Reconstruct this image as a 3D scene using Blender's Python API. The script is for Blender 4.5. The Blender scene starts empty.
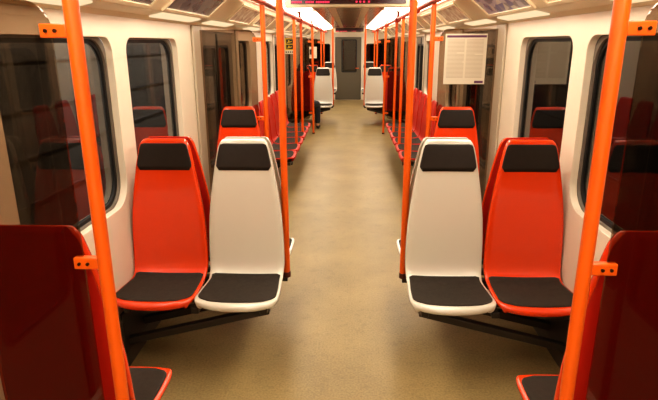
import bpy, bmesh, math, random
from mathutils import Vector, Matrix
random.seed(7)
SC = bpy.context.scene
COL = SC.collection
PI = math.pi

# ------------------------------------------------------------------ materials
def lin(c):
    return tuple(((v/255)/12.92 if v/255 <= .04045 else ((v/255+.055)/1.055)**2.4) for v in c)
def rgba(c): return (*lin(c), 1.0)

def new_mat(name):
    m = bpy.data.materials.new(name); m.use_nodes = True
    nt = m.node_tree; nt.nodes.clear()
    out = nt.nodes.new('ShaderNodeOutputMaterial')
    return m, nt, out

def principled(name, col, rough=.5, metal=0, coat=0, noise=0, scale=8, bump=0, bscale=200, spec=.5):
    m, nt, out = new_mat(name)
    b = nt.nodes.new('ShaderNodeBsdfPrincipled')
    b.inputs['Base Color'].default_value = rgba(col)
    b.inputs['Roughness'].default_value = rough
    b.inputs['Metallic'].default_value = metal
    b.inputs['Coat Weight'].default_value = coat
    b.inputs['Coat Roughness'].default_value = .08
    b.inputs['Specular IOR Level'].default_value = spec
    nt.links.new(b.outputs[0], out.inputs[0])
    if noise or bump:
        tc = nt.nodes.new('ShaderNodeTexCoord')
    if noise:
        n = nt.nodes.new('ShaderNodeTexNoise'); n.inputs['Scale'].default_value = scale
        n.inputs['Detail'].default_value = 5
        r = nt.nodes.new('ShaderNodeMapRange')
        r.inputs['From Min'].default_value = .3; r.inputs['From Max'].default_value = .7
        r.inputs['To Min'].default_value = 1-noise; r.inputs['To Max'].default_value = 1+noise
        mx = nt.nodes.new('ShaderNodeMix'); mx.data_type = 'RGBA'; mx.blend_type = 'MULTIPLY'
        mx.inputs['Factor'].default_value = 1
        mx.inputs[6].default_value = rgba(col)
        nt.links.new(tc.outputs['Object'], n.inputs['Vector'])
        nt.links.new(n.outputs['Fac'], r.inputs['Value'])
        nt.links.new(r.outputs[0], mx.inputs[7])
        nt.links.new(mx.outputs[2], b.inputs['Base Color'])
    if bump:
        n2 = nt.nodes.new('ShaderNodeTexNoise'); n2.inputs['Scale'].default_value = bscale
        bp = nt.nodes.new('ShaderNodeBump'); bp.inputs['Strength'].default_value = bump
        bp.inputs['Distance'].default_value = .002
        nt.links.new(tc.outputs['Object'], n2.inputs['Vector'])
        nt.links.new(n2.outputs['Fac'], bp.inputs['Height'])
        nt.links.new(bp.outputs[0], b.inputs['Normal'])
    return m

def emission(name, col, strength):
    m, nt, out = new_mat(name)
    e = nt.nodes.new('ShaderNodeEmission'); e.inputs[0].default_value = rgba(col); e.inputs[1].default_value = strength
    nt.links.new(e.outputs[0], out.inputs[0]); return m

def pane_mat(name, tint, ior, rough=0.0, extra=None):
    m, nt, out = new_mat(name)
    t = nt.nodes.new('ShaderNodeBsdfTransparent'); t.inputs[0].default_value = (*tint, 1)
    g = nt.nodes.new('ShaderNodeBsdfGlossy'); g.inputs['Roughness'].default_value = rough
    g.inputs[0].default_value = (1, .97, .93, 1)
    f = nt.nodes.new('ShaderNodeFresnel'); f.inputs[0].default_value = ior
    geo = nt.nodes.new('ShaderNodeNewGeometry')
    # same fresnel from both sides of the thin sheet
    inv = nt.nodes.new('ShaderNodeMix'); inv.data_type = 'FLOAT'
    inv.inputs[2].default_value = ior; inv.inputs[3].default_value = 1/ior
    nt.links.new(geo.outputs['Backfacing'], inv.inputs[0]); nt.links.new(inv.outputs[0], f.inputs[0])
    mx = nt.nodes.new('ShaderNodeMixShader')
    nt.links.new(f.outputs[0], mx.inputs[0]); nt.links.new(t.outputs[0], mx.inputs[1]); nt.links.new(g.outputs[0], mx.inputs[2])
    nt.links.new(mx.outputs[0], out.inputs[0]); return m

def floor_mat():
    m, nt, out = new_mat('speckled tan linoleum')
    b = nt.nodes.new('ShaderNodeBsdfPrincipled'); b.inputs['Roughness'].default_value = .42
    b.inputs['Specular IOR Level'].default_value = .35
    tc = nt.nodes.new('ShaderNodeTexCoord')
    n1 = nt.nodes.new('ShaderNodeTexNoise'); n1.inputs['Scale'].default_value = 90; n1.inputs['Detail'].default_value = 4
    n2 = nt.nodes.new('ShaderNodeTexNoise'); n2.inputs['Scale'].default_value = 2.2; n2.inputs['Detail'].default_value = 6
    n3 = nt.nodes.new('ShaderNodeTexNoise'); n3.inputs['Scale'].default_value = 14; n3.inputs['Detail'].default_value = 8
    for n in (n1, n2, n3): nt.links.new(tc.outputs['Object'], n.inputs['Vector'])
    r1 = nt.nodes.new('ShaderNodeValToRGB')
    r1.color_ramp.elements[0].position = .3; r1.color_ramp.elements[0].color = rgba((134, 115, 76))
    r1.color_ramp.elements[1].position = .7; r1.color_ramp.elements[1].color = rgba((160, 138, 93))
    nt.links.new(n1.outputs['Fac'], r1.inputs[0])
    mr = nt.nodes.new('ShaderNodeMapRange')
    mr.inputs['From Min'].default_value = .3; mr.inputs['From Max'].default_value = .7
    mr.inputs['To Min'].default_value = .82; mr.inputs['To Max'].default_value = 1.1
    nt.links.new(n2.outputs['Fac'], mr.inputs['Value'])
    mr3 = nt.nodes.new('ShaderNodeMapRange')
    mr3.inputs['From Min'].default_value = .32; mr3.inputs['From Max'].default_value = .45
    mr3.inputs['To Min'].default_value = .88; mr3.inputs['To Max'].default_value = 1.0
    nt.links.new(n3.outputs['Fac'], mr3.inputs['Value'])
    mul = nt.nodes.new('ShaderNodeMath'); mul.operation = 'MULTIPLY'
    nt.links.new(mr.outputs[0], mul.inputs[0]); nt.links.new(mr3.outputs[0], mul.inputs[1])
    mx = nt.nodes.new('ShaderNodeMix'); mx.data_type = 'RGBA'; mx.blend_type = 'MULTIPLY'; mx.inputs['Factor'].default_value = 1
    nt.links.new(r1.outputs[0], mx.inputs[6]); nt.links.new(mul.outputs[0], mx.inputs[7])
    nt.links.new(mx.outputs[2], b.inputs['Base Color'])
    bp = nt.nodes.new('ShaderNodeBump'); bp.inputs['Strength'].default_value = .15; bp.inputs['Distance'].default_value = .002
    nt.links.new(n1.outputs['Fac'], bp.inputs['Height']); nt.links.new(bp.outputs[0], b.inputs['Normal'])
    nt.links.new(b.outputs[0], out.inputs[0]); return m

def print_mat(name, cols, scale, stripes=0):
    """a printed sheet: blotches of several inks, optionally with soft line rows"""
    m, nt, out = new_mat(name)
    b = nt.nodes.new('ShaderNodeBsdfPrincipled'); b.inputs['Roughness'].default_value = .25
    tc = nt.nodes.new('ShaderNodeTexCoord')
    n = nt.nodes.new('ShaderNodeTexVoronoi'); n.inputs['Scale'].default_value = scale
    mp = nt.nodes.new('ShaderNodeMapping'); mp.inputs['Scale'].default_value = (1, 1, 2)
    nt.links.new(tc.outputs['Object'], mp.inputs[0]); nt.links.new(mp.outputs[0], n.inputs['Vector'])
    sp = nt.nodes.new('ShaderNodeSeparateColor'); nt.links.new(n.outputs['Color'], sp.inputs[0])
    r = nt.nodes.new('ShaderNodeValToRGB'); r.color_ramp.interpolation = 'CONSTANT'
    while len(r.color_ramp.elements) < len(cols): r.color_ramp.elements.new(.5)
    for i, c in enumerate(cols):
        r.color_ramp.elements[i].position = i/len(cols); r.color_ramp.elements[i].color = rgba(c)
    nt.links.new(sp.outputs[0], r.inputs[0]); nt.links.new(r.outputs[0], b.inputs['Base Color'])
    nt.links.new(b.outputs[0], out.inputs[0]); return m

M = {}
M['wall'] = principled('cream wall panel', (226, 214, 192), .35, noise=.03, scale=3)
M['ceil'] = principled('cream ceiling panel', (214, 196, 160), .35)
M['floor'] = floor_mat()
M['grey'] = principled('dark grey wall foot', (70, 62, 50), .5)
M['post'] = principled('grey door post', (176, 164, 142), .4)
M['leaf'] = principled('grey door leaf', (120, 112, 98), .4)
M['enddoor'] = principled('grey green cab door', (96, 88, 72), .45)
M['red'] = principled('orange red seat plastic', (224, 62, 5), .22, coat=.6)
M['redback'] = principled('shade darkened seat rear', (190, 30, 10), .4)  # seat red darkened in colour for the dimness behind the partition glass
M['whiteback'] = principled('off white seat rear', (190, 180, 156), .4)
M['white'] = principled('off white seat plastic', (206, 200, 184), .22, coat=.6)
M['pad'] = principled('charcoal seat fabric', (54, 47, 40), .85, noise=.12, scale=40, bump=.5, bscale=500, spec=.2)
M['headpad'] = principled('black headrest vinyl', (40, 32, 26), .5, noise=.1, scale=30, bump=.3, bscale=300, spec=.3)
M['orange'] = principled('orange pole paint', (228, 94, 6), .35, coat=.2)
M['rail'] = principled('shade darkened rail orange', (176, 48, 8), .4)  # rail's shading under the lights put into a darker base colour
M['bolt'] = principled('dark bolt steel', (60, 30, 14), .4, metal=.6)
M['steel'] = principled('dark grey frame steel', (52, 44, 36), .45, metal=.3)
M['collar'] = principled('dark pole collar', (84, 34, 20), .4)
M['gasket'] = principled('black window rubber', (20, 18, 16), .6)
M['reveal'] = principled('grey window reveal', (120, 110, 98), .4)
M['window'] = pane_mat('window pane', (.5, .5, .5), 1.65)
M['glass'] = pane_mat('smoked partition glass', (.62, .54, .46), 1.45)
M['light'] = emission('fluorescent diffuser', (255, 241, 220), 11.3)
M['wash'] = emission('cove glint glow', (255, 224, 180), .95)  # added glow standing in for glints on the cove lip
M['brown'] = principled('brown mirror ceiling', (168, 122, 76), .22, metal=.7)
M['frame'] = principled('silver cream advert frame', (226, 210, 176), .3)
M['paper'] = principled('white paper', (206, 194, 172), .6)
M['ink'] = principled('grey print', (176, 160, 138), .7)
M['purple'] = principled('purple print', (92, 44, 78), .6)
M['adgrey'] = print_mat('grey brown advert print', [(104, 98, 98), (112, 106, 104), (98, 92, 94), (122, 114, 110)], 9)
M['adpale'] = print_mat('pale advert print', [(206, 190, 160), (190, 170, 146), (214, 200, 172), (176, 150, 130)], 14)
M['adpurple'] = print_mat('purple advert print', [(120, 108, 128), (150, 138, 150), (92, 82, 122), (168, 156, 150), (110, 100, 110)], 12)
M['housing'] = principled('cream display housing', (206, 186, 150), .4)
M['screen'] = principled('dark maroon screen', (56, 8, 14), .2)
M['led'] = emission('red LED pixels', (255, 60, 90), 1.6)
M['yellow'] = principled('yellow sign', (214, 176, 30), .5)
M['black'] = principled('black print', (28, 26, 20), .5)
M['station'] = principled('grey station cladding', (104, 100, 94), .6, noise=.1, scale=2)
M['joint'] = principled('dark cladding joint', (82, 78, 74), .7)
M['skin'] = principled('skin', (206, 150, 118), .5)
M['hair'] = principled('dark hair', (34, 24, 18), .6)
M['jeans'] = principled('dark trousers', (40, 40, 46), .8)
M['jacket'] = principled('dark jacket', (48, 26, 24), .8)
M['shoe'] = principled('black shoe', (24, 22, 22), .5)
M['chrome'] = principled('brushed steel', (190, 180, 160), .3, metal=.9)

# ------------------------------------------------------------------ mesh helpers
class MB:
    def __init__(s): s.v = []; s.f = []
    def add(s, vs, fs):
        o = len(s.v); s.v += [tuple(v) for v in vs]; s.f += [tuple(i+o for i in f) for f in fs]; return s
    def box(s, x0, x1, y0, y1, z0, z1):
        vs = [(x, y, z) for x in (x0, x1) for y in (y0, y1) for z in (z0, z1)]
        return s.add(vs, [(0,1,3,2), (4,6,7,5), (0,4,5,1), (2,3,7,6), (0,2,6,4), (1,5,7,3)])
    def bar(s, a, b, w, h, up=(0,0,1)):
        """rectangular bar from a to b, w across, h along up"""
        a, b = Vector(a), Vector(b); d = (b-a).normalized(); up = Vector(up)
        x = d.cross(up).normalized(); u = x.cross(d).normalized()
        vs = [p + x*sx*w/2 + u*su*h/2 for p in (a, b) for sx in (-1,1) for su in (-1,1)]
        return s.add(vs, [(0,1,3,2), (4,6,7,5), (0,4,5,1), (2,3,7,6), (0,2,6,4), (1,5,7,3)])
    def tube(s, pts, r, n=16):
        pts = [Vector(p) for p in pts]; rs = r if isinstance(r, (list, tuple)) else [r]*len(pts)
        rings = []; 
        ref = None
        for i, p in enumerate(pts):
            d = (pts[min(i+1, len(pts)-1)] - pts[max(i-1, 0)]).normalized()
            if ref is None: ref = Vector((0,0,1)) if abs(d.z) < .9 else Vector((1,0,0))
            x = d.cross(ref).normalized(); y = d.cross(x).normalized()
            rings.append([p + (x*math.cos(2*PI*k/n) + y*math.sin(2*PI*k/n))*rs[i] for k in range(n)])
        vs = [v for ring in rings for v in ring]; fs = []
        for i in range(len(pts)-1):
            for k in range(n):
                fs.append((i*n+k, i*n+(k+1)%n, (i+1)*n+(k+1)%n, (i+1)*n+k))
        fs.append(tuple(range(n))); fs.append(tuple((len(pts)-1)*n+k for k in reversed(range(n))))
        return s.add(vs, fs)
    def grid(s, rows):
        m = len(rows[0]); vs = [v for r in rows for v in r]; fs = []
        for i in range(len(rows)-1):
            for k in range(m-1):
                fs.append((i*m+k, i*m+k+1, (i+1)*m+k+1, (i+1)*m+k))
        return s.add(vs, fs)
    def mesh(s, name, mat, angle=40):
        me = bpy.data.meshes.new(name); me.from_pydata(s.v, [], s.f)
        bm = bmesh.new(); bm.from_mesh(me); bmesh.ops.recalc_face_normals(bm, faces=bm.faces); bm.to_mesh(me); bm.free()
        me.materials.append(mat)
        me.polygons.foreach_set('use_smooth', [True]*len(me.polygons))
        me.set_sharp_from_angle(angle=math.radians(angle)); return me
    def build(s, name, mat, parent=None, bevel=0, angle=40):
        o = bpy.data.objects.new(name, s.mesh(name, mat, angle)); COL.objects.link(o); o.parent = parent
        if bevel: bev(o, bevel)
        return o

def bev(o, w, seg=2):
    m = o.modifiers.new('soft edge', 'BEVEL'); m.width = w; m.segments = seg; m.limit_method = 'ANGLE'; m.angle_limit = math.radians(40)

def rrect(x0, x1, y0, y1, r, n=6):
    rs = r if isinstance(r, (list, tuple)) else [r]*4      # corners: (x0,y0) (x1,y0) (x1,y1) (x0,y1)
    cs = [(x0+rs[0], y0+rs[0], PI, rs[0]), (x1-rs[1], y0+rs[1], 1.5*PI, rs[1]), (x1-rs[2], y1-rs[2], 0, rs[2]), (x0+rs[3], y1-rs[3], .5*PI, rs[3])]
    return [(cx+q*math.cos(a+k*PI/2/n), cy+q*math.sin(a+k*PI/2/n)) for cx, cy, a, q in cs for k in range(n+1)]

def sheet(name, loops, thick, mat, matrix, bevel=0, parent=None):
    """flat plate with holes: first loop the outline, the rest holes; plate plane is XY of MATRIX, thickness along its Z"""
    cu = bpy.data.curves.new(name, 'CURVE'); cu.dimensions = '2D'; cu.fill_mode = 'BOTH'; cu.extrude = thick/2
    for lp in loops:
        sp = cu.splines.new('POLY'); sp.points.add(len(lp)-1)
        for p, (x, y) in zip(sp.points, lp): p.co = (x, y, 0, 1)
        sp.use_cyclic_u = True
    t = bpy.data.objects.new('tmp', cu); COL.objects.link(t)
    dg = bpy.context.evaluated_depsgraph_get(); me = bpy.data.meshes.new_from_object(t.evaluated_get(dg))
    bpy.data.objects.remove(t); bpy.data.curves.remove(cu)
    me.transform(matrix)
    bm = bmesh.new(); bm.from_mesh(me); bmesh.ops.remove_doubles(bm, verts=bm.verts, dist=1e-5)
    bmesh.ops.recalc_face_normals(bm, faces=bm.faces); bm.to_mesh(me); bm.free()
    me.materials.clear(); me.materials.append(mat)
    me.polygons.foreach_set('use_smooth', [True]*len(me.polygons)); me.set_sharp_from_angle(angle=math.radians(40))
    o = bpy.data.objects.new(name, me); COL.objects.link(o); o.parent = parent
    if bevel: bev(o, bevel, 3)
    return o

def mat_yz(x):      # plate axes: X'->world Y, Y'->world Z, normal -> world X, at x
    return Matrix(((0,0,1,x), (1,0,0,0), (0,1,0,0), (0,0,0,1)))
def mat_xz(y):      # plate in world XZ at y
    return Matrix(((1,0,0,0), (0,0,-1,y), (0,1,0,0), (0,0,0,1)))

def thing(name, loc, label, cat, group=None, rz=0):
    o = bpy.data.objects.new(name, None); COL.objects.link(o); o.empty_display_size = .1
    o.location = loc; o.rotation_euler = (0, 0, rz)
    o['label'] = label; o['category'] = cat
    if group: o['group'] = group
    return o
def tag(o, label, cat, group=None):
    o['label'] = label; o['category'] = cat
    if group: o['group'] = group
    return o
def struct(o): o['kind'] = 'structure'; return o
def dup(root, loc, rz, label, group=None):
    r = root.copy(); COL.objects.link(r); r.location = loc; r.rotation_euler = (0, 0, rz); r['label'] = label
    if group: r['group'] = group
    for ch in list(root.children):
        c = ch.copy(); COL.objects.link(c); c.parent = r
        for g in ch.children:
            d = g.copy(); COL.objects.link(d); d.parent = c
    return r

SIDE = {-1: 'left', 1: 'right'}
YB, YE = -3.0, 17.5              # car shell from behind the camera to the end wall
W = 1.262                         # wall inner face
BAY = (3.05, 12.35)              # centres of the two transverse bays
BENCH = 7.7                      # centre of the side facing benches

# ------------------------------------------------------------------ setting
struct(MB().box(-1.6, 1.6, YB, YE+.1, -.06, 0).build('floor', M['floor']))

wins = []                        # (y0, y1, z0, z1)
for c in BAY:
    wins += [(c-1.12, c-.10, .87, 1.795), (c+.085, c+1.03, .87, 1.795)]
for y in (6.27, 8.33): wins.append((y, y+.80, .95, 1.795))
wins.append((15.55, 16.4, .87, 1.795))
doors = [(-.15, 1.32), (4.72, 6.14), (9.26, 10.68), (14.05, 15.35)]
n_win = n_door = 0
for s in (-1, 1):
    side = SIDE[s]
    loops = [[(YB, 0), (YE, 0), (YE, 1.95), (YB, 1.95)]]
    for y0, y1, z0, z1 in wins: loops.append(rrect(y0, y1, z0, z1, [.15, .15, .085, .085], 8))
    for y0, y1 in doors: loops.append(rrect(y0, y1, .004, 1.87, .004, 1))
    wl = sheet('wall_'+side, loops, .04, M['wall'], mat_yz(s*(W+.020)), bevel=.014)
    struct(wl)
    # windows: grey reveal set behind the wall, rubber seal, pane
    for y0, y1, z0, z1 in wins:
        n_win += 1
        fr = sheet('window_%d' % n_win, [rrect(y0-.02, y1+.02, z0-.02, z1+.02, .17, 8), rrect(y0+.010, y1-.010, z0+.010, z1-.010, .15, 8)], .014, M['reveal'], mat_yz(s*(W+.047)))
        struct(fr)
        sheet('gasket', [rrect(y0-.02, y1+.02, z0-.02, z1+.02, .17, 8), rrect(y0+.03, y1-.03, z0+.03, z1-.03, .14, 8)], .012, M['gasket'], mat_yz(s*(W+.060)), parent=fr)
        sheet('pane', [rrect(y0, y1, z0, z1, .15, 8)], .002, M['window'], mat_yz(s*(W+.064)), parent=fr)
    # sliding door leaves in each doorway
    for y0, y1 in doors:
        ym = (y0+y1)/2
        for a, b in ((y0, ym-.003), (ym+.003, y1)):
            n_door += 1
            far = a > ym
            g0, g1 = (a+.19, b-.04) if not far else (a+.04, b-.19)
            lf = sheet('door_%d' % n_door, [[(a, .006), (b, .006), (b, 1.868), (a, 1.868)], rrect(g0, g1, .62, 1.74, .06, 6)], .035, M['leaf'], mat_yz(s*(W+.05)), bevel=.004)
            struct(lf)
            sheet('gasket', [rrect(g0-.005, g1+.005, .615, 1.745, .065, 6), rrect(g0+.018, g1-.018, .638, 1.722, .05, 6)], .04, M['gasket'], mat_yz(s*(W+.05)), parent=lf)
            sheet('pane', [rrect(g0, g1, .62, 1.74, .06, 6)], .002, M['window'], mat_yz(s*(W+.05)), parent=lf)
            edge = b-.02 if not far else a
            MB().box(s*(W+.028)-.006, s*(W+.028)+.006, edge, edge+.02, .02, 1.85).build('rubber_edge', M['gasket'], lf)
    # door posts beside the openings (proud vertical trims)
    tn = 0
    k = 0
    for y0, y1 in doors:
        for y in (y0, y1):
            k += 1
            wd = .27 if (y < 5 or 10 < y < 12 or 13 < y < 14.2) and y > 1.4 else .12
            a, b = (y-wd, y) if y == y0 else (y, y+wd)
            struct(MB().box(min(s*(W-.022), s*W), max(s*(W-.022), s*W), a, b, 0, 1.905).build('trim_%d' % (k + (0 if s < 0 else 8)), M['post'], bevel=.008))
    # dark box strip along the floor between doors
    k = 0
    sk = MB()
    for a, b in ((YB, -.3), (1.46, 4.58), (6.28, 9.12), (10.82, 13.9), (15.5, YE)):
        sk.box(min(s*(W-.05), s*(W-.001)), max(s*(W-.05), s*(W-.001)), a, b, 0, .30)
    struct(sk.build('baseboard_'+side, M['grey'], bevel=.006))
    # station wall outside the windows
    struct(MB().box(min(s*2.3, s*2.4), max(s*2.3, s*2.4), -4, 20, -1, 3.2).build('wall_station_'+side, M['station']))
    jt = MB()
    for z in [-.4+.34*i for i in range(10)]: jt.box(min(s*2.29, s*2.31), max(s*2.29, s*2.31), -4, 20, z, z+.018)
    struct(jt.build('trim_%d' % (30+s), M['joint']))

# ceiling shell: one extruded profile
prof = [(W+.05, 1.905), (W-.01, 1.905), (W-.03, 1.93), (1.14, 1.952), (.945, 2.118), (.935, 2.16), (.46, 2.21), (.45, 2.175), (0, 2.175)]
prof = prof + [(-x, z) for x, z in reversed(prof[:-1])]
top = [(-W-.05, 2.32), (W+.05, 2.32)]
ring = prof + top
cb = MB(); n = len(ring)
cb.add([(x, y, z) for y in (YB, YE+.05) for x, z in ring], [(i, (i+1) % n, n+(i+1) % n, n+i) for i in range(n)] + [tuple(range(n)), tuple(range(2*n-1, n-1, -1))])
struct(cb.build('ceiling', M['ceil'], bevel=.004, angle=25))
# brown mirror panels let into the flat centre of the ceiling
k = 20
for a, b in ((-.155, .155), (-.425, -.255), (.255, .425)):
    k += 1
    struct(MB().box(a, b, YB, YE, 2.169, 2.1755).build('trim_%d' % k, M['brown']))

# end wall with the cab door
def end_wall(name, y, th):
    lp = [[(-W-.04, 0), (W+.04, 0), (W+.04, 2.31), (-W-.04, 2.31)], rrect(-.45, .38, .004, 1.95, .01, 1), rrect(-1.15, -.6, .95, 1.75, .06), rrect(.53, 1.12, .95, 1.75, .06)]
    return struct(sheet(name, lp, th, M['wall'], mat_xz(y+th/2), bevel=.006))
end_wall('wall_end', YE, .08)
ed = struct(sheet('door_20', [[(-.44, .006), (.37, .006), (.37, 1.945), (-.44, 1.945)], rrect(-.24, .23, .88, 1.87, .04)], .04, M['enddoor'], mat_xz(YE+.05), bevel=.004))
sheet('gasket', [rrect(-.25, .24, .87, 1.88, .05), rrect(-.215, .205, .905, 1.845, .03)], .05, M['gasket'], mat_xz(YE+.05), parent=ed)
sheet('pane', [rrect(-.24, .23, .88, 1.87, .04)], .002, M['window'], mat_xz(YE+.05), parent=ed)
MB().tube([(.30, YE+.03, 1.0), (.30, YE-.03, 1.0), (.20, YE-.03, 1.0)], .012, 10).build('door_handle', M['orange'], ed)
for i, (a, b) in enumerate(((-1.15, -.6), (.53, 1.12))):
    fr = struct(sheet('window_%d' % (40+i), [rrect(a-.01, b+.01, .94, 1.76, .07), rrect(a+.03, b-.03, .98, 1.72, .05)], .02, M['gasket'], mat_xz(YE+.06)))
    sheet('pane', [rrect(a, b, .95, 1.75, .06)], .002, M['window'], mat_xz(YE+.065), parent=fr)
struct(MB().box(-1.4, 1.4, YE+1.0, YE+1.1, 0, 2.3).build('wall_cab', M['station']))
struct(MB().box(-1.3, 1.3, YB-.08, YB, 0, 2.31).build('wall_back', M['wall']))

# ------------------------------------------------------------------ seats
# profile: (forward distance from the back plane, height, half width)
PROF = [(.440,.406,.172),(.458,.412,.190),(.466,.428,.202),(.460,.444,.211),(.442,.452,.219),(.40,.452,.2255),(.34,.448,.226),(.26,.444,.224),(.18,.441,.219),(.13,.443,.216),
        (.098,.454,.217),(.076,.475,.219),(.064,.505,.222),(.058,.55,.222),(.054,.62,.221),(.050,.70,.218),(.044,.80,.211),(.036,.91,.198),(.027,1.01,.182),(.019,1.09,.168),
        (.012,1.15,.156),(.007,1.19,.147),(.003,1.212,.139),(-.002,1.228,.130),(-.012,1.237,.121),(-.026,1.240,.114)]
def interp(rows, sub=3):
    """catmull-rom through the stations"""
    out = []
    P = [rows[0]] + rows + [rows[-1]]
    for i in range(1, len(P)-2):
        for k in range(sub):
            t = k/sub; a, b, c, d = P[i-1], P[i], P[i+1], P[i+2]
            out.append(tuple(.5*((2*b[j]) + (-a[j]+c[j])*t + (2*a[j]-5*b[j]+4*c[j]-d[j])*t*t + (-a[j]+3*b[j]-3*c[j]+d[j])*t**3) for j in range(3)))
    out.append(rows[-1]); return out
FINE = interp(PROF, 3)
def normals(st):
    ns = []
    for i in range(len(st)):
        a, b = st[max(i-1, 0)], st[min(i+1, len(st)-1)]
        t = Vector((b[0]-a[0], b[1]-a[1])); t.normalize()
        ns.append((t.y, -t.x))          # points up off the pan / forward off the back
    return ns
FN = normals(FINE)
def flip_ok():
    i = min(range(len(FINE)), key=lambda i: abs(FINE[i][0]-.26)); return 1 if FN[i][1] > 0 else -1
SG = flip_ok()
def bow(d, z, u):        # front edge of the pan is bowed: its corners sit further back
    return .032*abs(u)**3*max(0, (d-.30)/.16) if z < .47 else 0
def shell_mb(dish=.014, flange=.034, bf=1):
    rows = []
    iT = min(i for i in range(30, len(FINE)) if FINE[i][1] > 1.19); iF = max(i for i in range(30) if FINE[i][0] > .438)
    for i, (d, z, w) in enumerate(FINE):
        nd, nz = FN[min(max(i, iF), iT)]; nd *= SG; nz *= SG
        fl = .005 + .015*min(1, i/iF) if i <= iF else .020 + (flange-.020)*min(1, max(0, (z-.46)/.12)) if i <= iT else max(.008, flange + min(d, 0)*1.1)
        row = []
        us = [-1, -.97, -.9, -.75, -.5, -.25, 0, .25, .5, .75, .9, .97, 1]
        offs = [(-1, -flange), (-1, -.012)]
        k = fl/flange; sec = [(-w, -fl), (-w-.001, -.014*k), (-w+.003, -.003*k), (-w+.012, 0)]
        for u in (-.82, -.6, -.35, 0, .35, .6, .82): sec.append((u*w, -dish*(1-u*u)*.8*(1 if i <= iT else max(0, fl/flange*2-1))))
        sec += [(w-.012, 0), (w-.003, -.003*k), (w+.001, -.014*k), (w, -fl)]
        for x, o in sec: row.append((x, -(d + nd*o - bf*bow(d, z, x/w)), z + nz*o))
        rows.append(row)
    return MB().grid(rows)
def patch_mb(z_from, z_to, idx_ok, wfun, lift, dish=.014):
    rows = []
    sel = [i for i in range(len(FINE)) if idx_ok(i)]
    for j, i in enumerate(sel):
        d, z, w = FINE[i]; nd, nz = FN[i][0]*SG, FN[i][1]*SG
        t = j/(len(sel)-1); hw = wfun(t, w); row = []
        for u in [-1, -.95, -.8, -.5, -.2, .2, .5, .8, .95, 1]:
            x = u*hw; o = -dish*(1-(x/w)**2)*.8 + lift
            row.append((x, -(d+nd*o-bow(d, z, x/w)), z+nz*o))
        rows.append(row)
    return MB().grid(rows)
def solid(o, th, bevel=0, offset=-1):
    m = o.modifiers.new('thickness', 'SOLIDIFY'); m.thickness = th; m.offset = offset
    if bevel: bev(o, bevel)
i_pan0 = min(range(20, len(FINE)), key=lambda i: abs(FINE[i][0]-.078))
def rounded(t, r0, r1, L):
    """corner inset for a strip of length L with corner radius r0 at t=0 and r1 at t=1"""
    a, b = t*L, (1-t)*L; q = 0
    if a < r0: q = max(q, r0 - math.sqrt(max(0, r0*r0-(r0-a)**2)))
    if b < r1: q = max(q, r1 - math.sqrt(max(0, r1*r1-(r1-b)**2)))
    return q
M['benchred'] = principled('satin red bench plastic', (184, 34, 6), .5, spec=.3)
SHELL = {c: shell_mb(bf=.3 if c == 'benchred' else 1).mesh('shell', M[c], 60) for c in ('red', 'white', 'benchred')}
for v in SHELL['benchred'].vertices:        # low backs on the side facing bench
    if v.co.z > .5: v.co.z = .5 + (v.co.z-.5)*.74
PAN = patch_mb(0, 0, lambda i: FINE[i][0] < .436 and i < 90 and FINE[i][1] < .464 and i > 9, lambda t, w: w-.016-rounded(t, .06, .02, .36), .006).mesh('seat_pad', M['pad'], 60)
HEAD = patch_mb(0, 0, lambda i: FINE[i][1] > 1.056 and FINE[i][1] < 1.222 and i > 30, lambda t, w: w-.009-rounded(t, .022, .016, .16), .004).mesh('headrest_pad', M['headpad'], 60)
def rear_mb():
    rows = []
    for d, z, w in [q for q in FINE[30:] if q[1] > .50]:
        dd = max(d-.031, -.030 - max(0, z-1.2)*.0); hw = w-.004
        rows.append([(u*hw, -dd + .004*abs(u)**6*-1, z-.002) for u in (-1, -.94, -.7, -.35, 0, .35, .7, .94, 1)])
    return MB().grid(rows)
REAR = {c: rear_mb().mesh('rear_cover', M[c], 60) for c in ('redback', 'whiteback')}

def make_seat(label, colour, headrest=True, cover=False, group=None):
    t = thing('passenger_chair', (0, 0, 0), label, 'seat', group)
    o = bpy.data.objects.new('shell', SHELL[colour]); COL.objects.link(o); o.parent = t; solid(o, .006)
    o = bpy.data.objects.new('seat_pad', PAN); COL.objects.link(o); o.parent = t; solid(o, .012)
    if headrest:
        o = bpy.data.objects.new('headrest_pad', HEAD); COL.objects.link(o); o.parent = t; solid(o, .010)
    if cover:
        o = bpy.data.objects.new('rear_cover', REAR['whiteback' if colour == 'white' else 'redback']); COL.objects.link(o); o.parent = t; solid(o, .004)
    return t
def put(proto, used, loc, rz, label, group):
    if not used:
        used.append(1); proto.location = loc; proto.rotation_euler = (0, 0, rz); proto['label'] = label; proto['group'] = group; return proto
    return dup(proto, loc, rz, label, group)
P_red, u_red = make_seat('', 'red', True, True), []
P_white, u_white = make_seat('', 'white', True, True), []
P_solo, u_solo = make_seat('', 'red', True, True), []
P_bench, u_bench = make_seat('', 'benchred', False), []

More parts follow.
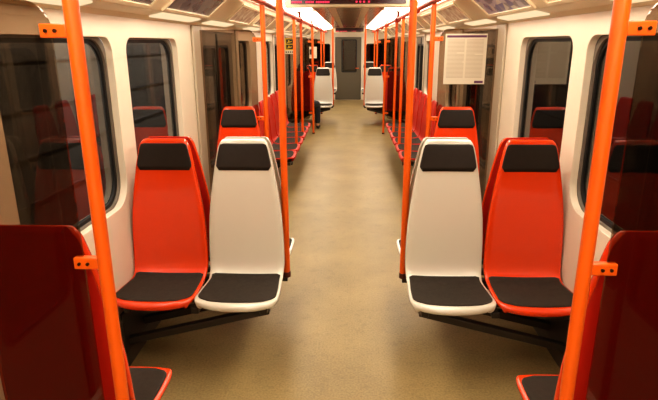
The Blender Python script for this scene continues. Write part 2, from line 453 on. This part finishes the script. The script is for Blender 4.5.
XW, XR, XS = .578, 1.034, .93
bay_word = {0: 'first seating bay', 1: 'far seating bay'}
for b, c in enumerate(BAY):
    for s in (-1, 1):
        sd = SIDE[s]
        yb = c-.085
        where = 'near front row' if b == 0 else 'far row by the end door side'
        put(P_white, u_white, (s*XW, yb, 0), 0, ('large off-white seat facing camera, %s of the aisle, beside the front red one' if b == 0 else 'distant off-white seat facing camera, %s of aisle, beyond the benches') % sd, 'white aisle seats')
        put(P_red, u_red, (s*XR, yb, 0), 0, ('large glossy red seat facing camera, against the %s window wall beside the white one' if b == 0 else 'distant red seat against %s wall beside the distant white one, facing camera') % sd, 'red window seats')
        put(P_white, u_white, (s*XW, c+.035, 0), PI, ('off-white seat facing away, back to back with the front %s white one' if b == 0 else 'off-white seat facing away behind the distant %s white one') % sd, 'white aisle seats')
        put(P_red, u_red, (s*XR, c+.035, 0), PI, ('red seat facing away, back to back with the front %s red one' if b == 0 else 'red seat facing away behind the distant %s red one') % sd, 'red window seats')
        put(P_solo, u_solo, (s*XS, c-1.55, 0), PI, ('red seat seen from behind through smoked glass, nearest camera at %s edge' if b == 0 else 'red seat seen from behind through dark glass past the %s bench') % sd, 'single seats at the glass partitions')
        put(P_solo, u_solo, (s*XS, c+1.53, 0), 0, ('single red seat with black headrest, looking over the front %s white seat' if b == 0 else 'single red seat facing camera beyond the distant %s white pair') % sd, 'single seats at the glass partitions')
for s in (-1, 1):
    put(P_white, u_white, (s*XW, 16.15, 0), 0, 'farthest off-white seat, %s of the grey end door' % SIDE[s], 'white aisle seats')
    put(P_red, u_red, (s*XR, 16.15, 0), 0, 'farthest red seat, in the corner %s of the grey end door' % SIDE[s], 'red window seats')
ordn = ['first', 'second', 'third', 'fourth', 'fifth', 'sixth']
for s in (-1, 1):
    for i in range(6):
        put(P_bench, u_bench, (s*1.10, BENCH-1.25+.5*i, 0), s*-PI/2 if s > 0 else PI/2, 'red side-facing seat with grey pad, %s from camera in the %s bench row' % (ordn[i], SIDE[s]), 'side facing bench seats')

# seat carrier frames
def pair_frame(s, c, label):
    t = thing('seat_support_frame', (s*W, c, 0), label, 'seat frame', 'seat support frames')
    loc = lambda x: s*x - s*W
    def side_struts(sg):
        for y, w in ((.20, .045), (.43, .04)):
            MB().bar((loc(.41), sg*y, .362), (loc(W-.055), sg*y, .16), .045, w).build('strut', M['steel'], t, bevel=.004)
    for sg in (-1, 1): side_struts(sg)
    for x in (.43, .80, 1.17):
        MB().box(loc(x)-.02, loc(x)+.02, -.50, .45, .365, .398).build('rail', M['steel'], t, bevel=.004)
    for y in (-.3, 0, .3):
        MB().box(min(loc(.355 if y == 0 else .41), loc(W-.052)), max(loc(.355 if y == 0 else .41), loc(W-.052)), y-.02, y+.02, .338, .364).build('cross_bar', M['steel'], t, bevel=.003)
    for sg in (-1, 1):
        MB().box(min(loc(W-.056), loc(W-.051)), max(loc(W-.056), loc(W-.051)), sg*.31-.17, sg*.31+.17, .10, .34).build('wall_plate', M['steel'], t, bevel=.003)
    return t
for b, c in enumerate(BAY):
    for s in (-1, 1): pair_frame(s, c, ('dark steel struts under the front %s pair of seats' if b == 0 else 'dark steel struts under the distant %s pair of seats') % SIDE[s])
def solo_frame(s, y, d, label):
    t = thing('seat_bracket', (s*XS, y, 0), label, 'seat frame', 'single seat brackets')
    for x in (-.14, .14):
        MB().box(x-.02, x+.02, min(d*.05, d*.43), max(d*.05, d*.43), .355, .400).build('rail', M['steel'], t, bevel=.004)
    MB().bar((-s*.14, d*.3, .36), (s*.268, d*.3, .17), .05, .045).build('strut', M['steel'], t, bevel=.004)
    MB().bar((-s*.17, d*.2, .35), (s*.262, d*.2, .35), .05, .03).build('cross_bar', M['steel'], t, bevel=.003)
    return t
for b, c in enumerate(BAY):
    for s in (-1, 1):
        solo_frame(s, c-1.53, 1, ('dark bracket under the nearest single red seat, %s side' if b == 0 else 'dark bracket under the single red seat past the %s bench') % SIDE[s])
        solo_frame(s, c+1.53, -1, ('dark bracket under the single red seat behind front %s pair' if b == 0 else 'dark bracket under the single red seat beyond distant %s pair') % SIDE[s])
for s in (-1, 1):
    t = thing('bench_carrier', (s*1.0, BENCH, 0), 'dark steel carrier under the %s row of side-facing seats' % SIDE[s], 'seat frame', 'bench carriers')
    for x in (.12, -.30):
        MB().box(s*x-.022, s*x+.022, -1.5, 1.5, .36, .398).build('rail', M['steel'], t, bevel=.004)
    for y in (-1.3, -.45, .45, 1.3):
        MB().bar((-s*.33, y, .35), (s*.19, y, .35), .05, .04).build('cross_bar', M['steel'], t, bevel=.003)
        MB().bar((-s*.2, y, .34), (s*.195, y, .12), .04, .04).build('strut', M['steel'], t, bevel=.003)
for s in (-1, 1):
    t = thing('seat_support_frame', (s*W, 16.15, 0), 'dark steel struts under the farthest %s seats by the end door' % SIDE[s], 'seat frame', 'seat support frames')
    MB().bar((-s*.88, -.3, .36), (-s*.056, -.3, .2), .045, .045).build('strut', M['steel'], t)
    MB().box(min(-s*.88, -s*.056), max(-s*.88, -s*.056), -.42, -.38, .34, .378).build('cross_bar', M['steel'], t)

# ------------------------------------------------------------------ poles, partitions, rails
def grab_pole(s, y, x, z0, z1, label, group, r=.0215, foot=True):
    t = thing('grab_pole', (s*x, y, 0), label, 'pole', group)
    MB().tube([(0, 0, z0), (0, 0, z1)], r, 20).build('pole', M['orange'], t)
    if foot:
        MB().tube([(0, 0, z0-.012), (0, 0, z0+.022)], r+.004, 20).build('foot_collar', M['collar'], t, bevel=.002)
    MB().tube([(0, 0, z1-.015), (0, 0, z1)], r+.010, 20).build('top_flange', M['rail'], t, bevel=.002)
    return t
for b, c in enumerate(BAY):
    for s in (-1, 1):
        grab_pole(s, c, .36, .377, 2.174, ('thick orange pole from seat frame to ceiling beside the front %s white seat' if b == 0 else 'orange pole from seat frame to ceiling beside the distant %s white seat') % SIDE[s], 'ceiling poles at the seat pairs', .0205)
for s in (-1, 1):
    for i, y in enumerate((7.2, 8.2)):
        t = grab_pole(s, y, .70, .40, 2.07, 'slim orange pole rising from the %s bench edge, %s from camera' % (SIDE[s], ordn[i]), 'bench poles', .019)
        MB().bar((0, 0, .39), (s*.02, 0, .39), .05, .03).build('foot_bracket', M['steel'], t)

RAILX, RAILZ = .70, 2.088
def partition(s, y, label):
    t = thing('glass_partition', (s*.705, y, 0), label, 'partition', 'smoked glass partitions')
    MB().tube([(0, 0, 0), (0, 0, RAILZ-.005)], .0205, 20).build('pole', M['orange'], t)
    MB().tube([(0, 0, 0), (0, 0, .03)], .028, 20).build('foot_collar', M['collar'], t, bevel=.002)
    x0, x1 = .062, W-.705-.004
    lp = rrect(x0, x1, .30, 1.872, [.05, .01, .01, .075], 8)
    if s < 0: lp = [(-x, z) for x, z in lp]
    g = sheet('glass_panel', [lp], .008, M['glass'], mat_xz(0), parent=t)
    for z in (1.793, 1.133, .42):
        b = MB().box(min(s*.015, s*.088), max(s*.015, s*.088), -.013, .013, z-.018, z+.018).build('bracket', M['orange'], t, bevel=.003)
        for x in (.045, .070):
            MB().tube([(s*x, -.018, z), (s*x, -.012, z)], .005, 10).build('bolt', M['bolt'], b)
    return t
pl = {1.45: 'nearest smoked glass partition with orange pole and brackets, %s edge of the picture', 4.65: 'smoked glass partition with slim pole behind the front %s seats',
      10.75: 'smoked glass partition with slim pole at the far end of the %s bench', 13.95: 'distant smoked glass partition beyond the far %s pair of seats', 15.42: 'farthest smoked glass partition close to end door, %s side'}
for y, l in pl.items():
    for s in (-1, 1): partition(s, y, l % SIDE[s])

for s in (-1, 1):
    t = thing('overhead_handrail', (s*RAILX, 0, 0), 'long red-orange overhead handrail running down the %s side of the car' % SIDE[s], 'handrail', 'overhead handrails')
    MB().tube([(0, YB+.05, RAILZ), (0, 17.2, RAILZ)], .0265, 16).build('rail', M['rail'], t)
    for y in (-.5, 1.5, 3.6, 5.85, 8.0, 10.4, 12.1, 13.8, 15.8):
        MB().tube([(0, y, RAILZ), (0, y, 2.185)], .020, 14).build('stem', M['rail'], t)
        MB().tube([(0, y-.045, RAILZ), (0, y-.035, RAILZ), (0, y+.035, RAILZ), (0, y+.045, RAILZ)], [.0275, .041, .041, .0275], 16).build('joint', M['rail'], t)

# ------------------------------------------------------------------ ceiling lights and adverts
lo = ['nearest', 'second', 'third', 'fourth', 'fifth', 'sixth', 'seventh']
segs = [(-2.9, -1.35), (-1.0, 1.48), (2.02, 4.52), (5.08, 7.58), (8.14, 10.64), (11.2, 13.7), (14.26, 16.9)]
for s in (-1, 1):
    for i, (a, b) in enumerate(segs):
        t = thing('ceiling_light', (s*.7, (a+b)/2, 2.18), 'glowing fluorescent ceiling light above the %s handrail, %s along from the vestibule' % (SIDE[s], lo[i]), 'light', 'ceiling light strips')
        h = (b-a)/2
        z = lambda x: 2.16 + (.935-x)*(.05/.475) - 2.18
        v = [(s*x-s*.7, y, z(x)+dz) for y in (-h, h) for x, dz in ((.905, -.004), (.48, -.004), (.48, -.014), (.905, -.014))]
        MB().add(v, [(0,1,2,3), (7,6,5,4), (0,4,5,1), (2,6,7,3), (1,5,6,2), (0,3,7,4)]).build('diffuser', M['light'], t)
        MB().bar((s*.215, -h, z(.915)-.009), (s*.215, h, z(.915)-.009), .02, .02).build('edge_strip', M['frame'], t)
k = 0
wash = [(c+d, c+d+.88) for c in (.0, 3.05, 6.1, 9.3, 12.35, 15.4) for d in (-1.4, .42)][1:]  # glow strips added to wash the upper walls
for s in (-1, 1):
    for i, (a, b) in enumerate(wash):
        t = thing('cove_glint_strip', (s*1.19, (a+b)/2, 1.94), 'added thin glow for cove glints over the %s wall seam, %s from the vestibule' % (SIDE[s], 'first second third fourth fifth sixth seventh eighth ninth tenth eleventh'.split()[i]), 'light', 'added cove glints')
        h = (b-a)/2
        MB().add([(s*dx, y, dz) for y in (-h, h) for dx, dz in ((.042, -.011), (-.046, .008), (-.046, -.001), (.042, -.020))], [(0,1,2,3), (7,6,5,4), (0,4,5,1), (2,6,7,3), (1,5,6,2), (0,3,7,4)]).build('diffuser', M['wash'], t)
ads = []
for k in range(-1, 6):
    y = 2.1+3.05*k; ads += [(y, y+1.08), (y+1.3, y+2.38)]
ads = [a for a in ads if a[1] > -1 and a[1] < 17.3]
A, B = Vector((1.128, 1.962)), Vector((.955, 2.110)); D = (B-A).normalized(); N = Vector((-D.y, D.x)); 
if N.y > 0: N = -N
inks = {-1: ['adgrey', 'adgrey', 'adgrey', 'adpale'], 1: ['adpale', 'adpurple', 'adpurple', 'adpale']}
cnt = {-1: 0, 1: 0}
wordn = ['first', 'second', 'third', 'fourth', 'fifth', 'sixth', 'seventh', 'eighth', 'ninth', 'tenth', 'eleventh', 'twelfth']
for s in (-1, 1):
    for (a, b) in ads:
        i = cnt[s]; cnt[s] += 1
        ink = ('adgrey' if s < 0 else 'adpurple') if 3.2 < a < 3.6 else ('adpale' if a > 4.6 else ('adgrey' if s < 0 else 'adpale'))
        word = {'adgrey': 'grey', 'adpurple': 'purple', 'adpale': 'pale'}[ink]
        t = thing('advert_panel', (s*1.04, (a+b)/2, 2.03), '%s printed advert in a cream frame on the sloping %s ceiling edge, %s from camera' % (word, SIDE[s], wordn[i]), 'advert', 'ceiling adverts')
        h = (b-a)/2; L = (B-A).length
        def P(u, y, o):     # u along slope from wall, o off the surface into the car
            q = A + D*u + N*o; return (s*(q.x) - s*1.04, y, q.y-2.03)
        def plate(u0, u1, y0, y1, o0, o1):
            vs = [P(u, y, o) for u in (u0, u1) for y in (y0, y1) for o in (o0, o1)]
            return MB().add(vs, [(0,1,3,2), (4,6,7,5), (0,4,5,1), (2,3,7,6), (0,2,6,4), (1,5,7,3)])
        fr = MB()
        for q in ((.0, .022, -h, h), (L-.022, L, -h, h), (.022, L-.022, -h, -h+.022), (.022, L-.022, h-.022, h)):
            m = plate(*q, 0, .014); fr.add(m.v, m.f)
        fr.build('frame', M['frame'], t)
        plate(.02, L-.02, -h+.02, h-.02, .001, .006).build('poster', M[ink], t)

# ------------------------------------------------------------------ passenger displays
def display(y, hw, zb, label):
    t = thing('passenger_display', (0.005, y, zb), label, 'display', None)
    zt = 2.17-zb
    MB().box(-hw, hw, -.05, .05, 0, zt).build('housing', M['housing'], t, bevel=.006)
    MB().box(-hw+.05, hw-.05, -.056, -.049, .024, zt-.012).build('screen', M['screen'], t)
    m = MB()
    x = -hw+.06
    for k in range(22):
        if k in (6, 7, 13): continue
        m.box(x+k*.014, x+k*.014+.010, -.0585, -.0555, .032, .046)
    m.build('pixel_text', M['led'], t)
    m = MB()
    for x in (.06, .09, .12, .16): m.box(x, x+.015, -.0585, -.0555, .034, .046)
    m.build('pixel_text', M['led'], t)
display(4.62, .515, 2.040, 'cream display box with dark red LED screen hung across the aisle, top edge of view')
display(15.2, .43, 2.035, 'small distant display with red LED text above the grey end door')

# ------------------------------------------------------------------ posters and signs
def notice(x0, x1, z0, z1, y, label, cols=2):
    t = thing('paper_notice', ((x0+x1)/2, y, z0), label, 'notice', None)
    w, h = (x1-x0)/2, z1-z0
    MB().box(-w, w, -.0015, .0015, 0, h).build('sheet', M['paper'], t)
    MB().box(-w+.012, w-.006, -.0028, -.0014, h-.030, h-.012).build('header_band', M['purple'], t)
    MB().box(w-.085, w-.012, -.0028, -.0014, .008, .028).build('footer_mark', M['purple'], t)
    m = MB(); rr = random.Random(3)
    z = h-.05
    while z > .045:
        for c in range(cols):
            a = -w+.02 + c*(2*w-.03)/cols; b = a + (2*w-.03)/cols - .016
            if rr.random() < .12: b -= rr.random()*.08
            m.box(a, b, -.0024, -.0014, z, z+.0045)
        z -= .0105
    m.build('text_lines', M['ink'], t)
    return t
notice(.812, 1.155, 1.425, 1.832, 4.642, 'white two-column paper notice with purple header on the glass behind front right seats')
t = thing('paper_notice', (-.915, 13.94, 1.40), 'small white notice with a dark picture on the distant left glass partition', 'notice')
MB().box(-.10, .10, -.0015, .0015, 0, .28).build('sheet', M['paper'], t)
MB().box(-.08, -.02, -.003, -.0014, .09, .22).build('picture_block', M['steel'], t)
MB().box(.01, .08, -.003, -.0014, .05, .06).build('text_line', M['ink'], t)

t = thing('warning_sign', (-1.155, 10.742, 1.565), 'yellow sign with black pictograms on the left glass partition past the bench', 'sign')
MB().box(-.095, .095, -.0015, .0015, .07, .29).build('yellow_plate', M['yellow'], t)
MB().box(-.095, .095, -.0015, .0015, 0, .07).build('white_strip', M['paper'], t)
for z in (.09, .19):
    m = MB().box(-.062, .078, -.003, -.0014, z, z+.085)
    p = m.build('pictogram', M['black'], t)
    m = MB(); m.tube([(-.01, -.004, z+.052), (-.01, -.003, z+.052)], .014, 12); m.bar((-.04, -.0035, z+.02), (.05, -.0035, z+.045), .001, .014)
    m.build('pictogram_mark', M['yellow'], p)
m = MB()
for k in range(4): m.box(-.075+k*.042, -.05+k*.042, -.003, -.0014, .022, .048)
m.build('lettering', M['black'], t)

# ------------------------------------------------------------------ seated passenger (far bay, left single seat, facing away)
def skin_body(name, verts, edges, radii, mat, parent, root=0, sub=2):
    me = bpy.data.meshes.new(name); me.from_pydata(verts, edges, [])
    o = bpy.data.objects.new(name, me); COL.objects.link(o)
    md = o.modifiers.new('skin', 'SKIN'); md.use_smooth_shade = True; md.branch_smoothing = .6
    for i, r in enumerate(radii):
        sv = me.skin_vertices[0].data[i]; sv.radius = (r, r) if not isinstance(r, tuple) else r; sv.use_root = (i == root)
    s2 = o.modifiers.new('sub', 'SUBSURF'); s2.levels = s2.render_levels = sub
    dg = bpy.context.evaluated_depsgraph_get(); m2 = bpy.data.meshes.new_from_object(o.evaluated_get(dg))
    bpy.data.objects.remove(o); m2.materials.clear(); m2.materials.append(mat)
    m2.polygons.foreach_set('use_smooth', [True]*len(m2.polygons))
    o = bpy.data.objects.new(name, m2); COL.objects.link(o); o.parent = parent; return o
person = thing('person', (-.93, 10.82, 0), 'seated person in dark trousers, mostly hidden behind dark glass, one leg in the aisle', 'person')
# one continuous body: pelvis, spine, neck, head, arms with hands, legs
V = [(0,.16,.56), (0,.14,.72), (0,.13,.90), (0,.13,1.05), (0,.14,1.15), (0,.15,1.25), (0,.155,1.335)]
E_ = [(0,1),(1,2),(2,3),(3,4),(4,5),(5,6)]
R_ = [(.15,.11), (.135,.10), (.16,.105), (.12,.08), .055, (.075,.09), (.055,.07)]
def chain(start, pts, rs):
    p = start
    for q, r in zip(pts, rs):
        V.append(q); R_.append(r); E_.append((p, len(V)-1)); p = len(V)-1
    return p
for sg in (-1, 1):
    kx = .27 if sg > 0 else -.17
    chain(0, [(sg*.10,.20,.54), (kx*.8,.42,.545), (kx,.60,.53), (kx,.60,.30), (kx,.60,.09), (kx+sg*.01,.68,.045), (kx+sg*.02,.77,.035)], [.085, .075, .06, .052, .036, .036, .03])
    w = chain(3, [(sg*.12,.16,1.0), (sg*.15,.22,.78), (sg*.13,.38,.66), (sg*.13,.42,.645)], [.05, .045, .034, .028])
    for f in range(4):
        fx = sg*.13 + (f-1.5)*.019; L = (.062, .072, .068, .052)[f]
        chain(w, [(fx,.455,.645), (fx,.455+L*.6,.638), (fx,.455+L,.620)], [.011, .009, .007])
    chain(w, [(sg*.13-sg*.032,.435,.640), (sg*.13-sg*.045,.465,.632)], [.010, .008])
skin_body('body', V, E_, R_, M['skin'], person)
# clothes: trousers and jacket as slightly larger shells over the same joints
V = [(0,.16,.56), (0,.15,.66)]; E_ = [(0,1)]; R_ = [(.165,.125), (.15,.115)]
for sg in (-1, 1):
    kx = .27 if sg > 0 else -.17
    chain(0, [(sg*.10,.20,.545), (kx*.8,.42,.548), (kx,.60,.53), (kx,.605,.30), (kx,.605,.10)], [.10, .088, .075, .066, .058])
skin_body('trousers', V, E_, R_, M['jeans'], person)
V = [(0,.15,.60), (0,.14,.74), (0,.13,.92), (0,.135,1.06), (0,.14,1.11)]; E_ = [(0,1),(1,2),(2,3),(3,4)]; R_ = [(.15,.12), (.14,.115), (.145,.115), (.11,.09), (.07,.065)]
for sg in (-1, 1):
    chain(3, [(sg*.12,.16,1.0), (sg*.15,.22,.78), (sg*.13,.37,.67)], [.062, .054, .044])
skin_body('jacket', V, E_, R_, M['jacket'], person)
for sg in (-1, 1):
    kx = .27 if sg > 0 else -.17
    V = [(kx,.575,.05), (kx+sg*.008,.66,.045), (kx+sg*.02,.78,.035)]; E_ = [(0,1),(1,2)]; R_ = [(.045,.048), (.047,.042), (.042,.032)]
    skin_body('shoe', V, E_, R_, M['shoe'], person)
bm = bmesh.new(); bmesh.ops.create_uvsphere(bm, u_segments=20, v_segments=14, radius=1)
for v in list(bm.verts):
    if v.co.z < -.35 or (v.co.y > .45 and v.co.z < .45): v.select = True
bmesh.ops.delete(bm, geom=[v for v in bm.verts if v.co.z < -.45 or (v.co.y > .5 and v.co.z < .45)], context='VERTS')
for v in bm.verts: v.co = Vector((v.co.x*.092, v.co.y*.112+.14, v.co.z*.115+1.285))
me = bpy.data.meshes.new('hair'); bm.to_mesh(me); bm.free(); me.materials.append(M['hair'])
me.polygons.foreach_set('use_smooth', [True]*len(me.polygons))
o = bpy.data.objects.new('hair', me); COL.objects.link(o); o.parent = person; solid(o, .012)
for sg in (-1, 1):
    MB().tube([(sg*.03,.222,1.275), (sg*.03,.236,1.275)], [.014, .006], 10).build('eye', M['hair'], person)
MB().tube([(0,.225,1.275), (0,.252,1.24), (0,.228,1.235)], [.008, .014, .008], 10).build('nose', M['skin'], person)

for s, e in ((-1, 700), (1, 60)):  # unseen lights added to brighten the station walls outside
    la = bpy.data.lights.new('station fill', 'AREA'); la.shape = 'RECTANGLE'; la.size = .2; la.size_y = 16; la.energy = e; la.color = (1, .95, .88)
    lo_ = bpy.data.objects.new('station_fill', la); COL.objects.link(lo_); lo_.location = (s*1.75, 7, 3.0)
    lo_.rotation_euler = (0, s*-.35, 0)
# ------------------------------------------------------------------ world, camera
w = bpy.data.worlds.new('tunnel dark'); SC.world = w; w.use_nodes = True
w.node_tree.nodes['Background'].inputs[0].default_value = (.02, .019, .017, 1); w.node_tree.nodes['Background'].inputs[1].default_value = .5

cx, H, f, yaw, pitch, roll = .0231, 1.7587, 533.331, .0389, .2855, .0034
cy, sy, cp, sp = math.cos(yaw), math.sin(yaw), math.cos(pitch), math.sin(pitch)
fw = Vector((-sy*cp, cy*cp, -sp)); rt = Vector((cy, sy, 0)); up = rt.cross(fw)
c, s_ = math.cos(roll), math.sin(roll)
r2 = c*rt - s_*up; u2 = s_*rt + c*up
cam = bpy.data.cameras.new('camera'); co = bpy.data.objects.new('camera', cam); COL.objects.link(co)
co.matrix_world = Matrix(((r2.x, u2.x, -fw.x, cx), (r2.y, u2.y, -fw.y, 0), (r2.z, u2.z, -fw.z, H), (0, 0, 0, 1)))
cam.sensor_width = 36; cam.lens = 36*f/658; cam.clip_start = .02
SC.camera = co
SC.view_settings.view_transform = 'Standard'
SC.view_settings.look = 'Medium High Contrast'
SC.view_settings.exposure = -.08
SC.cycles.max_bounces = 10; SC.cycles.transparent_max_bounces = 24
SC.cycles.use_denoising = True
